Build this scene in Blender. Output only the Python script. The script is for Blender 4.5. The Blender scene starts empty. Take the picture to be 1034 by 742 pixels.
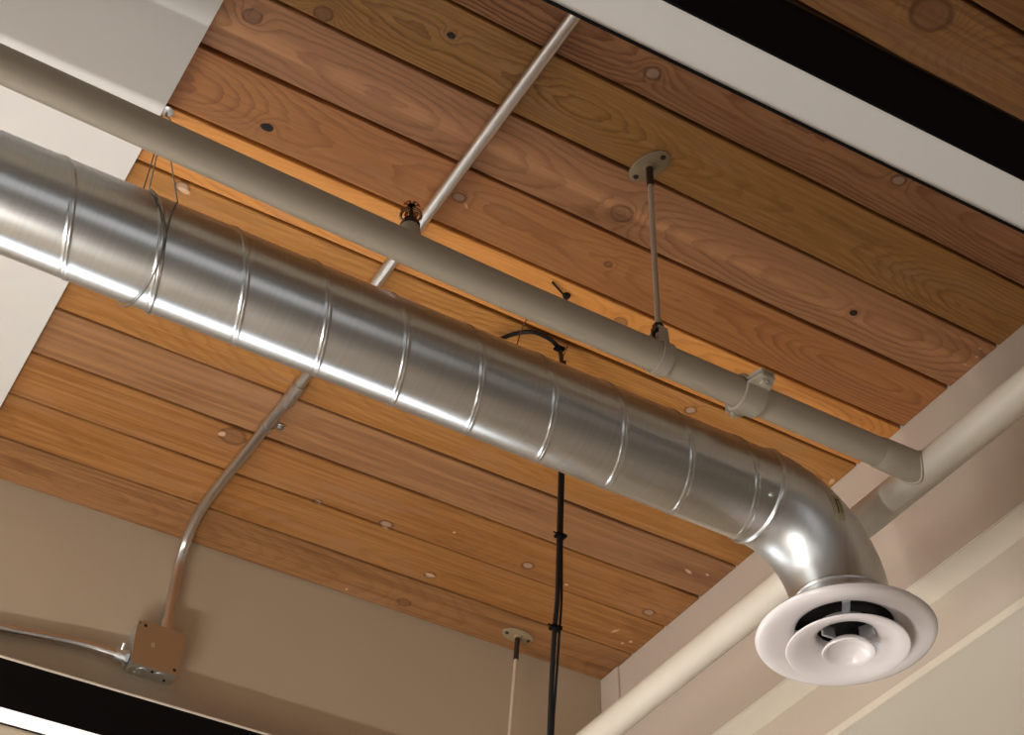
import bpy, bmesh, math, random
from mathutils import Vector, Matrix

random.seed(7)
scene = bpy.context.scene
COL = scene.collection
ZC = 1.55                      # camera height; ceiling boards 2.10 m above it
CEIL = ZC + 2.10
XW = 1.888                     # inner face of the right wall
YW = 2.785                     # inner face of the far wall
X_SOFFIT = 0.3385
Z_SOFFIT = ZC + 2.086

# ------------------------------------------------------------------ camera
cam_data = bpy.data.cameras.new('camera')
cam = bpy.data.objects.new('camera', cam_data)
COL.objects.link(cam)
cam.location = (0, 0, ZC)
yaw, pitch, roll = 0.529289973, 0.749096331, 0.00995222
fwd = Vector((math.sin(yaw)*math.cos(pitch), math.cos(yaw)*math.cos(pitch), math.sin(pitch)))
rgt = Vector((math.cos(yaw), -math.sin(yaw), 0))
up = rgt.cross(fwd)
r2 = rgt*math.cos(roll) + up*math.sin(roll)
u2 = -rgt*math.sin(roll) + up*math.cos(roll)
cam.rotation_euler = Matrix((r2, u2, -fwd)).transposed().to_euler()
cam_data.sensor_fit = 'HORIZONTAL'
cam_data.sensor_width = 36.0
cam_data.lens = 1638.507/1034*36.0
cam_data.clip_start = 0.02
scene.camera = cam

# ------------------------------------------------------------------ exposure, world, lights
scene.view_settings.view_transform = 'Standard'
scene.view_settings.look = 'None'
scene.view_settings.gamma = 1.0
scene.view_settings.use_curve_mapping = False
scene.view_settings.exposure = 0.0

world = bpy.data.worlds.new('world')
scene.world = world
world.use_nodes = True
world.node_tree.nodes['Background'].inputs[0].default_value = (0.86, 0.93, 1.0, 1)
world.node_tree.nodes['Background'].inputs[1].default_value = 0.22

def area(name, loc, aim, sx, sy, power, colour):
    d = bpy.data.lights.new(name, 'AREA')
    d.shape = 'RECTANGLE'; d.size = sx; d.size_y = sy
    d.energy = power; d.color = colour
    o = bpy.data.objects.new(name, d); COL.objects.link(o)
    o.location = loc
    o.rotation_euler = Vector(aim).to_track_quat('-Z', 'Y').to_euler()
    return o

area('daylight_far_window', (-0.2, YW+0.10, ZC+0.28), (0, -1, -0.15), 3.2, 1.4, 60, (0.94, 0.97, 1.0))
area('daylight_left_far_window', (-3.10, 2.22, ZC-0.10), (1, 0, 0), 0.95, 2.2, 80, (1.0, 0.985, 0.96))
area('daylight_left_window', (-3.10, -1.1, ZC-0.25), (1, 0, 0), 3.4, 2.4, 20, (1.0, 0.96, 0.90))
area('daylight_back_window', (0.3, -3.10, ZC-0.30), (0, 1, 0), 3.8, 1.8, 14, (1.0, 0.97, 0.94))
# added narrow area light aimed up, setting the lit and shaded ceiling zones
area('added_floor_uplight', (-1.05, 1.14, 0.03), (0, 0, 1), 0.085, 1.7, 80, (1.0, 0.98, 0.95)).rotation_euler = (math.pi, 0, math.pi/2)

# ------------------------------------------------------------------ node helpers
def new_mat(name):
    m = bpy.data.materials.new(name); m.use_nodes = True
    nt = m.node_tree
    for n in list(nt.nodes): nt.nodes.remove(n)
    out = nt.nodes.new('ShaderNodeOutputMaterial')
    b = nt.nodes.new('ShaderNodeBsdfPrincipled')
    nt.links.new(b.outputs[0], out.inputs[0])
    return m, nt, b

def setin(nt, sock, v):
    if v is None: return
    if hasattr(v, 'is_output') or isinstance(v, bpy.types.NodeSocket): nt.links.new(v, sock)
    else: sock.default_value = v

def M(nt, op, a, b=None, c=None, clamp=False):
    n = nt.nodes.new('ShaderNodeMath'); n.operation = op; n.use_clamp = clamp
    setin(nt, n.inputs[0], a); setin(nt, n.inputs[1], b); setin(nt, n.inputs[2], c)
    return n.outputs[0]

def mixc(nt, f, a, b, mode='MIX'):
    n = nt.nodes.new('ShaderNodeMix'); n.data_type = 'RGBA'; n.blend_type = mode
    setin(nt, n.inputs[0], f); setin(nt, n.inputs[6], a); setin(nt, n.inputs[7], b)
    return n.outputs[2]

def smooth(nt, v, lo, hi, a=0.0, b=1.0):
    n = nt.nodes.new('ShaderNodeMapRange'); n.interpolation_type = 'SMOOTHSTEP'
    setin(nt, n.inputs[0], v)
    for i, x in enumerate((lo, hi, a, b)): n.inputs[i+1].default_value = x
    return n.outputs[0]

def noise(nt, vec, scale, detail=3, rough=0.5, dist=0.0):
    n = nt.nodes.new('ShaderNodeTexNoise')
    nt.links.new(vec, n.inputs['Vector'])
    n.inputs['Scale'].default_value = scale; n.inputs['Detail'].default_value = detail
    n.inputs['Roughness'].default_value = rough; n.inputs['Distortion'].default_value = dist
    return n.outputs[0]

def vmul(nt, vec, s):
    n = nt.nodes.new('ShaderNodeVectorMath'); n.operation = 'MULTIPLY'
    nt.links.new(vec, n.inputs[0]); n.inputs[1].default_value = s
    return n.outputs[0]

def objco(nt): return nt.nodes.new('ShaderNodeTexCoord').outputs['Object']

def srgb(r, g, b):
    f = lambda c: (c/255/12.92) if c/255 <= 0.04045 else ((c/255+0.055)/1.055)**2.4
    return (f(r), f(g), f(b), 1)

def bump(nt, b, h, strength, dist):
    n = nt.nodes.new('ShaderNodeBump'); n.inputs['Strength'].default_value = strength
    n.inputs['Distance'].default_value = dist
    nt.links.new(h, n.inputs['Height']); nt.links.new(n.outputs[0], b.inputs['Normal'])

def paint(name, rgb, rough=0.6, var=0.06, bumpy=0.15, scale=60, spec=0.4):
    m, nt, b = new_mat(name)
    co = objco(nt)
    n1 = noise(nt, co, 1.7, 4)
    c2 = tuple(v*(1-var*2) for v in rgb[:3]) + (1,)
    nt.links.new(mixc(nt, n1, c2, rgb), b.inputs['Base Color'])
    b.inputs['Roughness'].default_value = rough
    b.inputs['Specular IOR Level'].default_value = spec
    if bumpy: bump(nt, b, noise(nt, co, scale, 3), bumpy, 0.002)
    return m

def metal(name, rgb, rough=0.3, var=0.06, scale=(8, 60, 60), bumpy=0.0, rvar=0.08):
    m, nt, b = new_mat(name)
    co = objco(nt)
    n1 = noise(nt, vmul(nt, co, scale), 1.0, 4)
    c2 = tuple(v*(1-var*2) for v in rgb[:3]) + (1,)
    nt.links.new(mixc(nt, n1, c2, rgb), b.inputs['Base Color'])
    b.inputs['Metallic'].default_value = 1.0
    nt.links.new(smooth(nt, n1, 0.2, 0.8, rough-rvar, rough+rvar), b.inputs['Roughness'])
    if bumpy: bump(nt, b, n1, bumpy, 0.001)
    return m

MAT = {}
MAT['tan'] = paint('tan_wall_paint', srgb(214, 199, 183))
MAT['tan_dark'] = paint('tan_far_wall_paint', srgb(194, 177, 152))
MAT['cream'] = paint('cream_paint', srgb(240, 232, 216))
MAT['white'] = paint('white_ceiling_paint', srgb(222, 218, 212))
MAT['pipe'] = paint('pipe_paint', srgb(208, 198, 180), 0.45, 0.05, 0.25, 45, 0.5)
MAT['pipe_main'] = paint('main_pipe_paint', srgb(226, 216, 200), 0.4, 0.05, 0.2, 45, 0.5)
MAT['diffuser'] = paint('white_enamel', srgb(236, 228, 226), 0.22, 0.01, 0.0, 45, 0.5)
MAT['black'] = paint('black_fixture_paint', srgb(12, 8, 8), 0.75, 0.1, 0.0, 45, 0.12)
MAT['dark'] = paint('dark_void', srgb(18, 15, 13), 0.9, 0.1, 0.0)
MAT['cable'] = paint('black_cable_jacket', srgb(20, 17, 17), 0.45, 0.1, 0.0)
MAT['boxcover'] = paint('brown_cover_plate', srgb(146, 112, 80), 0.5, 0.06, 0.0)
MAT['rodpaint'] = paint('painted_rod', srgb(205, 185, 165), 0.4, 0.05, 0.0)
MAT['flange'] = paint('painted_flange', srgb(158, 138, 108), 0.5, 0.12, 0.1)
MAT['label'] = paint('yellowed_sticker', srgb(190, 178, 145), 0.5, 0.05, 0.0)
MAT['floor'] = paint('floor_concrete', srgb(202, 195, 183), 0.5, 0.12, 0.2, 20)
MAT['counter'] = paint('counter_laminate', srgb(150, 135, 118), 0.5, 0.08, 0.0)
MAT['trimwhite'] = paint('trim_and_lip_highlight', srgb(236, 226, 208), 0.5, 0.03, 0.0)
MAT['emt'] = metal('galvanised_conduit', (0.70, 0.66, 0.62, 1), 0.30, 0.04, (30, 4, 30), 0.0, 0.03)
MAT['steel'] = metal('zinc_plated_steel', (0.82, 0.85, 0.86, 1), 0.42, 0.1, (60, 60, 60))
MAT['brass'] = metal('bronze_sprinkler', (0.72, 0.50, 0.33, 1), 0.2, 0.1, (60, 60, 60))
MAT['wire'] = metal('steel_wire', (0.22, 0.20, 0.18, 1), 0.4, 0.1, (60, 60, 60))
MAT['rust'] = paint('rust_brown_wire', srgb(92, 48, 26), 0.6, 0.1, 0.0)
MAT['darksteel'] = paint('dark_steel', srgb(62, 44, 30), 0.5, 0.2, 0.0)

def duct_material(name='galvanised_duct', rough=0.26):
    m, nt, b = new_mat(name)
    co = objco(nt)
    ring = nt.nodes.new('ShaderNodeTexNoise'); ring.noise_dimensions = '1D'
    sx = nt.nodes.new('ShaderNodeSeparateXYZ'); nt.links.new(co, sx.inputs[0])
    nt.links.new(sx.outputs[0], ring.inputs['W'])
    ring.inputs['Scale'].default_value = 160; ring.inputs['Detail'].default_value = 2
    sp = noise(nt, co, 9, 2, 0.5)
    c = mixc(nt, ring.outputs[0], (0.66, 0.67, 0.665, 1), (0.76, 0.775, 0.775, 1))
    nt.links.new(c, b.inputs['Base Color'])
    b.inputs['Metallic'].default_value = 1.0
    nt.links.new(M(nt, 'MULTIPLY_ADD', sp, 0.08, rough), b.inputs['Roughness'])
    return m
MAT['duct'] = duct_material()
MAT['elbow'] = duct_material('galvanised_elbow', 0.36)

# knots (x, y, radius, kind): positions across the board ceiling
KNOTS = [(0.391,1.473,.012,1),(0.483,1.411,.011,1),(0.671,1.346,.007,0),(0.981,1.244,.011,2),
 (1.462,1.213,.010,2),(0.844,1.629,.010,2),(1.104,1.517,.016,1),(1.149,1.630,.006,1),(1.248,1.740,.010,1),
 (0.430,1.852,.010,2),(0.766,2.410,.021,1),(1.004,2.514,.009,2),(1.161,2.507,.012,2),
 (1.495,2.478,.011,2),(1.821,2.489,.011,2),(1.501,1.874,.009,2),(1.329,2.622,.010,2),
 (1.329,2.743,.012,1),(1.284,0.931,.026,1),(0.50,1.66,.010,0),(1.60,1.50,.008,0)]
# chips and flakes of pale paint (x, y, length, width, angle)
CHIPS = [(1.798,2.592,.018,.005,1.9),(1.854,2.61,.010,.006,1.2),(1.84,2.625,.008,.005,.6),(1.807,2.314,.018,.006,.4),(1.850,2.302,.008,.005,.4),
 (1.876,1.905,.016,.008,1.2),(1.868,1.925,.012,.006,.2),(1.196,2.765,.007,.005,1.5),(0.435,1.858,.018,.008,.2),(0.745,2.415,.012,.012,1.0),
 (1.329,2.620,.022,.005,.1),(1.160,2.520,.020,.004,.2),(1.004,2.518,.016,.004,.2),(1.864,1.451,.006,.004,.3),(1.874,1.472,.006,.004,.3),(1.870,1.50,.005,.003,.3),(1.297,2.457,.006,.005,0),(1.605,2.494,.008,.006,0),(0.865,1.640,.010,.004,.6),(1.615,2.16,.006,.005,0)]

def wood_material():
    m, nt, b = new_mat('douglas_fir_boards')
    co = objco(nt)
    sep = nt.nodes.new('ShaderNodeSeparateXYZ'); nt.links.new(co, sep.inputs[0])
    X, Y = sep.outputs[0], sep.outputs[1]
    def attr(n):
        a = nt.nodes.new('ShaderNodeAttribute'); a.attribute_name = n; return a
    data = attr('board'); tint = attr('tint').outputs['Color']
    ds = nt.nodes.new('ShaderNodeSeparateXYZ'); nt.links.new(data.outputs['Vector'], ds.inputs[0])
    seed, yc, dens = ds.outputs[0], ds.outputs[1], ds.outputs[2]
    off = nt.nodes.new('ShaderNodeCombineXYZ'); nt.links.new(X, off.inputs[0])
    nt.links.new(Y, off.inputs[1]); nt.links.new(M(nt, 'MULTIPLY', seed, 17.3), off.inputs[2])
    P = off.outputs[0]
    V = M(nt, 'SUBTRACT', Y, yc)
    # knots bend the grain round themselves
    field = None; disc = None; ringm = None; pale = None
    def vadd(a, bq): return bq if a is None else M(nt, 'ADD', a, bq)
    wob = nt.nodes.new('ShaderNodeVectorMath'); wob.operation = 'MULTIPLY_ADD'
    nw = nt.nodes.new('ShaderNodeTexNoise'); nt.links.new(P, nw.inputs['Vector']); nw.inputs['Scale'].default_value = 45
    nt.links.new(nw.outputs['Color'], wob.inputs[0]); wob.inputs[1].default_value = (.007, .007, 0)
    nt.links.new(co, wob.inputs[2])
    W = wob.outputs[0]
    for (kx, ky, kr, kind) in KNOTS:
        n = nt.nodes.new('ShaderNodeVectorMath'); n.operation = 'SUBTRACT'
        nt.links.new(W, n.inputs[0]); n.inputs[1].default_value = (kx+.0035, ky+.0035, 0)
        n2 = nt.nodes.new('ShaderNodeVectorMath'); n2.operation = 'MULTIPLY'
        nt.links.new(n.outputs[0], n2.inputs[0]); n2.inputs[1].default_value = (1/kr*0.85, 1/kr, 0)
        n3 = nt.nodes.new('ShaderNodeVectorMath'); n3.operation = 'LENGTH'
        nt.links.new(n2.outputs[0], n3.inputs[0]); d = n3.outputs['Value']
        g = M(nt, 'DIVIDE', 1.0, M(nt, 'ADD', 1.0, M(nt, 'MULTIPLY', M(nt, 'MULTIPLY', d, d), 0.16)))
        field = vadd(field, M(nt, 'MULTIPLY', M(nt, 'MULTIPLY', g, g), kr*2.0))
        dd = smooth(nt, d, 1.05, 0.8)
        if kind == 0: dd = M(nt, 'MULTIPLY', dd, 2.0)
        disc = vadd(disc, dd)
        if kind:
            ringm = vadd(ringm, M(nt, 'MULTIPLY', smooth(nt, d, 1.35, 1.08), smooth(nt, d, 0.78, 1.0)))
        if kind == 2: pale = vadd(pale, smooth(nt, d, 1.0, 0.6))
    # growth rings cut by the face of the board: a tilted log
    lowv = noise(nt, vmul(nt, P, (0.9, 0.0, 1.0)), 1.0, 2, 0.4)
    w = M(nt, 'MULTIPLY_ADD', lowv, 0.42, -0.13)
    v0 = M(nt, 'MULTIPLY', M(nt, 'SUBTRACT', noise(nt, vmul(nt, P, (0.5, 0.0, 1.7)), 1.0, 1), 0.5), 0.22)
    dv = M(nt, 'ADD', M(nt, 'SUBTRACT', V, v0), 0.0)
    R = M(nt, 'SQRT', M(nt, 'ADD', M(nt, 'MULTIPLY', dv, dv), M(nt, 'MULTIPLY', w, w)))
    wav = M(nt, 'MULTIPLY', M(nt, 'SUBTRACT', noise(nt, vmul(nt, P, (4, 16, 1)), 1.0, 3, 0.5), 0.5), 0.014)
    wav2 = M(nt, 'MULTIPLY', M(nt, 'SUBTRACT', noise(nt, vmul(nt, P, (28, 90, 1)), 1.0, 2, 0.5), 0.5), 0.004)
    F = M(nt, 'ADD', M(nt, 'ADD', M(nt, 'ADD', R, wav), wav2), field)
    ph = M(nt, 'FRACT', M(nt, 'MULTIPLY', F, dens))
    late = M(nt, 'MULTIPLY', smooth(nt, ph, 0.45, 0.90), smooth(nt, ph, 1.0, 0.93))
    zone = smooth(nt, noise(nt, vmul(nt, P, (1.1, 9, 1)), 1.0, 3), 0.36, 0.62, 0.25, 1.0)
    late = M(nt, 'MULTIPLY', M(nt, 'MULTIPLY', late, zone), attr('tint').outputs['Alpha'])
    fibre = noise(nt, vmul(nt, P, (9, 420, 1)), 1.0, 3, 0.6)
    fibre2 = noise(nt, vmul(nt, P, (3, 110, 1)), 1.0, 3, 0.6)
    blot = noise(nt, vmul(nt, P, (3.2, 14, 1)), 1.0, 4, 0.6, 0.4)
    # colours
    darker = mixc(nt, 1.0, tint, (0.42, 0.30, 0.22, 1), 'MULTIPLY')
    lighter = mixc(nt, 0.35, tint, (0.80, 0.42, 0.15, 1))
    c = mixc(nt, M(nt, 'MULTIPLY', smooth(nt, fibre2, 0.35, 0.7), 0.6), tint, lighter)
    c = mixc(nt, M(nt, 'MULTIPLY', smooth(nt, blot, 0.50, 0.72), 0.32), c, srgb(164, 124, 98))
    c = mixc(nt, M(nt, 'MULTIPLY', smooth(nt, blot, 0.44, 0.25), 0.45), c, darker)
    stain = noise(nt, vmul(nt, P, (2.0, 26, 1)), 1.0, 4, 0.6)
    c = mixc(nt, M(nt, 'MULTIPLY', smooth(nt, stain, 0.60, 0.78), 0.55), c, darker)
    c = mixc(nt, M(nt, 'MULTIPLY', late, 0.75), c, darker)
    c = mixc(nt, M(nt, 'MULTIPLY', smooth(nt, fibre, 0.45, 0.75), 0.18), c, darker)
    c = mixc(nt, M(nt, 'MINIMUM', M(nt, 'MULTIPLY', ringm, 0.6), 0.6), c, srgb(72, 42, 26))
    c = mixc(nt, M(nt, 'MINIMUM', M(nt, 'MULTIPLY', disc, 0.55), 1.0), c, srgb(120, 84, 62))
    c = mixc(nt, M(nt, 'MULTIPLY', pale, 0.6), c, srgb(188, 160, 140))
    holes = M(nt, 'SUBTRACT', disc, 1.1, clamp=True)
    c = mixc(nt, M(nt, 'MINIMUM', M(nt, 'MULTIPLY', holes, 1.2), 1.0), c, srgb(40, 22, 14))
    chip = None
    for (cx, cy, cl, cw, ca) in CHIPS:
        mp = nt.nodes.new('ShaderNodeMapping'); mp.vector_type = 'TEXTURE'
        nt.links.new(W, mp.inputs[0])
        mp.inputs['Location'].default_value = (cx+.0035, cy+.0035, 0)
        mp.inputs['Rotation'].default_value = (0, 0, ca)
        mp.inputs['Scale'].default_value = (cl/2*1.2, cw/2*1.3, 1e6)
        ln = nt.nodes.new('ShaderNodeVectorMath'); ln.operation = 'LENGTH'
        nt.links.new(mp.outputs[0], ln.inputs[0])
        chip = vadd(chip, smooth(nt, ln.outputs['Value'], 1.3, 0.7))
    c = mixc(nt, M(nt, 'MINIMUM', M(nt, 'MULTIPLY', chip, 0.75), 0.8), c, srgb(222, 186, 152))
    nt.links.new(c, b.inputs['Base Color'])
    nt.links.new(smooth(nt, late, 0, 1, 0.50, 0.36), b.inputs['Roughness'])
    b.inputs['Specular IOR Level'].default_value = 0.4
    h = M(nt, 'ADD', M(nt, 'MULTIPLY', late, 1.0), M(nt, 'MULTIPLY', fibre, 0.35))
    bump(nt, b, h, 0.5, 0.0012)
    return m
MAT['wood'] = wood_material()

# ------------------------------------------------------------------ mesh helpers
def finish(name, bm, mat, parent=None, smooth_angle=None, loc=None):
    me = bpy.data.meshes.new(name)
    bmesh.ops.recalc_face_normals(bm, faces=bm.faces)
    if loc is not None: bmesh.ops.translate(bm, verts=bm.verts, vec=-Vector(loc))
    bm.to_mesh(me); bm.free()
    me.materials.append(mat)
    if smooth_angle is not None:
        for p in me.polygons: p.use_smooth = True
        try: me.set_sharp_from_angle(angle=math.radians(smooth_angle))
        except Exception: pass
    o = bpy.data.objects.new(name, me); COL.objects.link(o)
    if parent is not None:
        o.parent = parent
        o.location = (Vector(loc) if loc is not None else Vector((0, 0, 0))) - Vector(parent.get('_w', (0, 0, 0)))
    elif loc is not None: o.location = loc
    o['_w'] = list(loc) if loc is not None else [0.0, 0.0, 0.0]
    return o

def thing(name, label, cat, loc, group=None):
    o = bpy.data.objects.new(name, None); COL.objects.link(o)
    o.empty_display_size = 0.05
    o.location = loc; o['_w'] = list(loc)
    o['label'] = label; o['category'] = cat
    if group: o['group'] = group
    return o

def tag(o, label, cat, group=None):
    o['label'] = label; o['category'] = cat
    if group: o['group'] = group
    return o

def structure(o):
    o['kind'] = 'structure'; return o

def add_box(bm, x0, x1, y0, y1, z0, z1, bevel=0.0, mat=None):
    b = bmesh.new()
    bmesh.ops.create_cube(b, size=1)
    bmesh.ops.scale(b, vec=(x1-x0, y1-y0, z1-z0), verts=b.verts)
    if bevel: bmesh.ops.bevel(b, geom=b.edges[:], offset=bevel, segments=2, affect='EDGES')
    bmesh.ops.translate(b, vec=((x0+x1)/2, (y0+y1)/2, (z0+z1)/2), verts=b.verts)
    if mat is not None: bmesh.ops.transform(b, matrix=mat, verts=b.verts)
    merge(bm, b)

def merge(bm, b):
    me = bpy.data.meshes.new('tmp'); b.to_mesh(me); b.free()
    bm.from_mesh(me); bpy.data.meshes.remove(me)

def frame_of(t):
    t = t.normalized()
    a = Vector((0, 0, 1)) if abs(t.z) < 0.9 else Vector((1, 0, 0))
    u = t.cross(a).normalized(); v = t.cross(u).normalized()
    return u, v

def add_tube(bm, pts, r, seg=16, cap=True):
    pts = [Vector(p) for p in pts]
    rs = r if isinstance(r, (list, tuple)) else [r]*len(pts)
    n = len(pts); rings = []
    t0 = (pts[1]-pts[0]).normalized(); u, v = frame_of(t0); prev = t0
    for i, p in enumerate(pts):
        if i == 0: t = t0
        elif i == n-1: t = (pts[-1]-pts[-2]).normalized()
        else: t = ((pts[i+1]-pts[i]).normalized() + (pts[i]-pts[i-1]).normalized()).normalized()
        q = prev.rotation_difference(t); u = q @ u; v = q @ v; prev = t
        rings.append([bm.verts.new(p + rs[i]*(math.cos(2*math.pi*k/seg)*u + math.sin(2*math.pi*k/seg)*v)) for k in range(seg)])
    for a, b in zip(rings, rings[1:]):
        for k in range(seg):
            bm.faces.new((a[k], a[(k+1) % seg], b[(k+1) % seg], b[k]))
    if cap:
        bm.faces.new(rings[0]); bm.faces.new(rings[-1])

def smooth_path(pts, sub=8):
    pts = [Vector(p) for p in pts]
    P = [pts[0]*2-pts[1]] + pts + [pts[-1]*2-pts[-2]]
    out = []
    for i in range(1, len(P)-2):
        a, b, c, d = P[i-1], P[i], P[i+1], P[i+2]
        for s in range(sub):
            t = s/sub
            out.append(0.5*((2*b) + (c-a)*t + (2*a-5*b+4*c-d)*t*t + (3*b-a-3*c+d)*t**3))
    out.append(pts[-1]); return out

def add_lathe(bm, prof, axis_o, axis_d=(0, 0, 1), seg=64, closed=False):
    """prof: list of (radius, height along axis)"""
    o = Vector(axis_o); d = Vector(axis_d).normalized(); u, v = frame_of(d)
    rings = []
    for (r, h) in prof:
        if r < 1e-6: rings.append([bm.verts.new(o + d*h)])
        else: rings.append([bm.verts.new(o + d*h + r*(math.cos(2*math.pi*k/seg)*u + math.sin(2*math.pi*k/seg)*v)) for k in range(seg)])
    pairs = list(zip(rings, rings[1:]))
    if closed: pairs.append((rings[-1], rings[0]))
    for a, b in pairs:
        for k in range(seg):
            k2 = (k+1) % seg
            if len(a) == 1 and len(b) == 1: continue
            if len(a) == 1: bm.faces.new((a[0], b[k2], b[k]))
            elif len(b) == 1: bm.faces.new((a[k], a[k2], b[0]))
            else: bm.faces.new((a[k], a[k2], b[k2], b[k]))

def hexnut(bm, c, d, r, h):
    add_lathe(bm, [(0, 0), (r*0.9, 0), (r, h*0.12), (r, h*0.88), (r*0.9, h), (0, h)], c, d, 6)

def box_obj(name, mat, x0, x1, y0, y1, z0, z1, bevel=0.0):
    bm = bmesh.new(); add_box(bm, x0, x1, y0, y1, z0, z1, bevel)
    return finish(name, bm, mat)

# ------------------------------------------------------------------ room shell
structure(box_obj('floor', MAT['floor'], -3.2, 4.2, -3.2, YW+0.12, -0.12, 0.0))

def wall_with_hole(name, mat, fixed, a0, a1, z0, z1, h, axis, thick):
    """wall in plane axis=fixed with a window hole h=(a0,a1,z0,z1)"""
    bm = bmesh.new()
    for (p0, p1, q0, q1) in ((a0, h[0], z0, z1), (h[1], a1, z0, z1), (h[0], h[1], z0, h[2]), (h[0], h[1], h[3], z1)):
        if axis == 'y': add_box(bm, p0, p1, min(fixed, fixed+thick), max(fixed, fixed+thick), q0, q1)
        else: add_box(bm, min(fixed, fixed+thick), max(fixed, fixed+thick), p0, p1, q0, q1)
    return structure(finish(name, bm, mat))

HF = (-1.85, 1.45, ZC-1.78, ZC-0.22)
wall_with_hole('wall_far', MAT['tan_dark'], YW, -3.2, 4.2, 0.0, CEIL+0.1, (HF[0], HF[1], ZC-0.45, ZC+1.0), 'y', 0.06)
wall_with_hole('wall_left', MAT['tan'], -3.0, -3.2, 1.2, 0.0, CEIL+.02, (-2.7, 0.6, ZC-1.40, ZC+0.95), 'x', -0.06)
wall_with_hole('wall_left_far', MAT['tan'], -3.0, 1.2, YW, 0.0, CEIL+.02, (1.74, 2.70, ZC-1.25, ZC+1.05), 'x', -0.06)
wall_with_hole('wall_back', MAT['tan'], -3.0, -3.0, 4.2, 0.0, CEIL+0.1, (-1.6, 2.2, ZC-1.20, ZC+0.60), 'y', -0.06)

def glass_mat():
    m, nt, b = new_mat('window_glass')
    out = [n for n in nt.nodes if n.type == 'OUTPUT_MATERIAL'][0]
    t = nt.nodes.new('ShaderNodeBsdfTransparent'); g = nt.nodes.new('ShaderNodeBsdfGlossy')
    g.inputs['Roughness'].default_value = 0.02
    fr = nt.nodes.new('ShaderNodeFresnel'); fr.inputs[0].default_value = 1.45
    mx = nt.nodes.new('ShaderNodeMixShader')
    nt.links.new(fr.outputs[0], mx.inputs[0]); nt.links.new(t.outputs[0], mx.inputs[1]); nt.links.new(g.outputs[0], mx.inputs[2])
    nt.links.new(mx.outputs[0], out.inputs[0]); nt.nodes.remove(b)
    return m
MAT['glass'] = glass_mat()

def window(name, axis, fixed, a0, a1, z0, z1, inward, panes):
    bm = bmesh.new(); w = 0.05
    def bx(p0, p1, q0, q1):
        f0, f1 = sorted((fixed, fixed - inward*0.05))
        if axis == 'y': add_box(bm, p0, p1, f0, f1, q0, q1)
        else: add_box(bm, f0, f1, p0, p1, q0, q1)
    bx(a0, a1, z0, z0+w); bx(a0, a1, z1-w, z1); bx(a0, a0+w, z0+w, z1-w); bx(a1-w, a1, z0+w, z1-w)
    for i in range(1, panes):
        c = a0 + (a1-a0)*i/panes; bx(c-w/2, c+w/2, z0+w, z1-w)
    fr = structure(finish(name, bm, MAT['black']))
    g = bmesh.new()
    f = fixed - inward*0.025
    if axis == 'y': add_box(g, a0+w, a1-w, f-0.002, f+0.002, z0+w, z1-w)
    else: add_box(g, f-0.002, f+0.002, a0+w, a1-w, z0+w, z1-w)
    finish('pane', g, MAT['glass'], fr)
window('window_1', 'y', YW, HF[0], HF[1], ZC-0.45, ZC+1.0, -1, 4)
window('window_2', 'x', -3.0, -2.7, 0.6, ZC-1.40, ZC+0.95, 1, 3)
window('window_3', 'y', -3.0, -1.6, 2.2, ZC-1.20, ZC+0.60, 1, 4)

window('window_4', 'x', -3.0, 1.74, 2.70, ZC-1.25, ZC+1.05, 1, 1)

# right wall: upper face, cream reveal stepping back, lower face, cream soffit beyond
XS = 1.955; ZS1 = ZC + 1.756; ZS2 = ZC + 1.638
bm = bmesh.new()
add_box(bm, XW, XS+0.12, -3.0, YW, ZS1+0.0005, CEIL+0.02)
structure(finish('wall_right', bm, MAT['tan']))
structure(box_obj('trim_1', MAT['cream'], XW+0.0005, XS-0.0005, -3.0, YW-0.0005, ZS1-0.006, ZS1))
bm = bmesh.new()
add_box(bm, XS, XS+0.12, -3.0, YW-0.001, ZS2+0.0005, ZS1)
structure(finish('wall_right_lower', bm, MAT['tan']))
bm = bmesh.new(); add_box(bm, XS+0.004, 4.2, -3.0, YW-0.001, ZS2-0.012, ZS2)
structure(finish('ceiling_right', bm, MAT['cream']))
bm = bmesh.new(); add_box(bm, XS-0.002, XS+0.0035, -3.0, YW-0.001, ZS2-0.0135, ZS2+0.003, 0.001)
structure(finish('trim_2', bm, MAT['trimwhite']))
bm = bmesh.new(); add_box(bm, 4.14, 4.2, -3.0, YW, 0.0, ZS2-0.012)
structure(finish('wall_far_right', bm, MAT['tan']))
# narrow corner strip where the right wall meets the far wall
structure(box_obj('trim_3', MAT['tan'], XW-0.006, XW, YW-0.075, YW-0.0005, ZS1, CEIL-0.001, 0.0015))

# white dropped ceiling at the left, one even white paint
bm = bmesh.new(); add_box(bm, -3.0, X_SOFFIT, -3.0, YW, Z_SOFFIT, CEIL+0.02)
structure(finish('ceiling_left', bm, MAT['white']))

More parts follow.
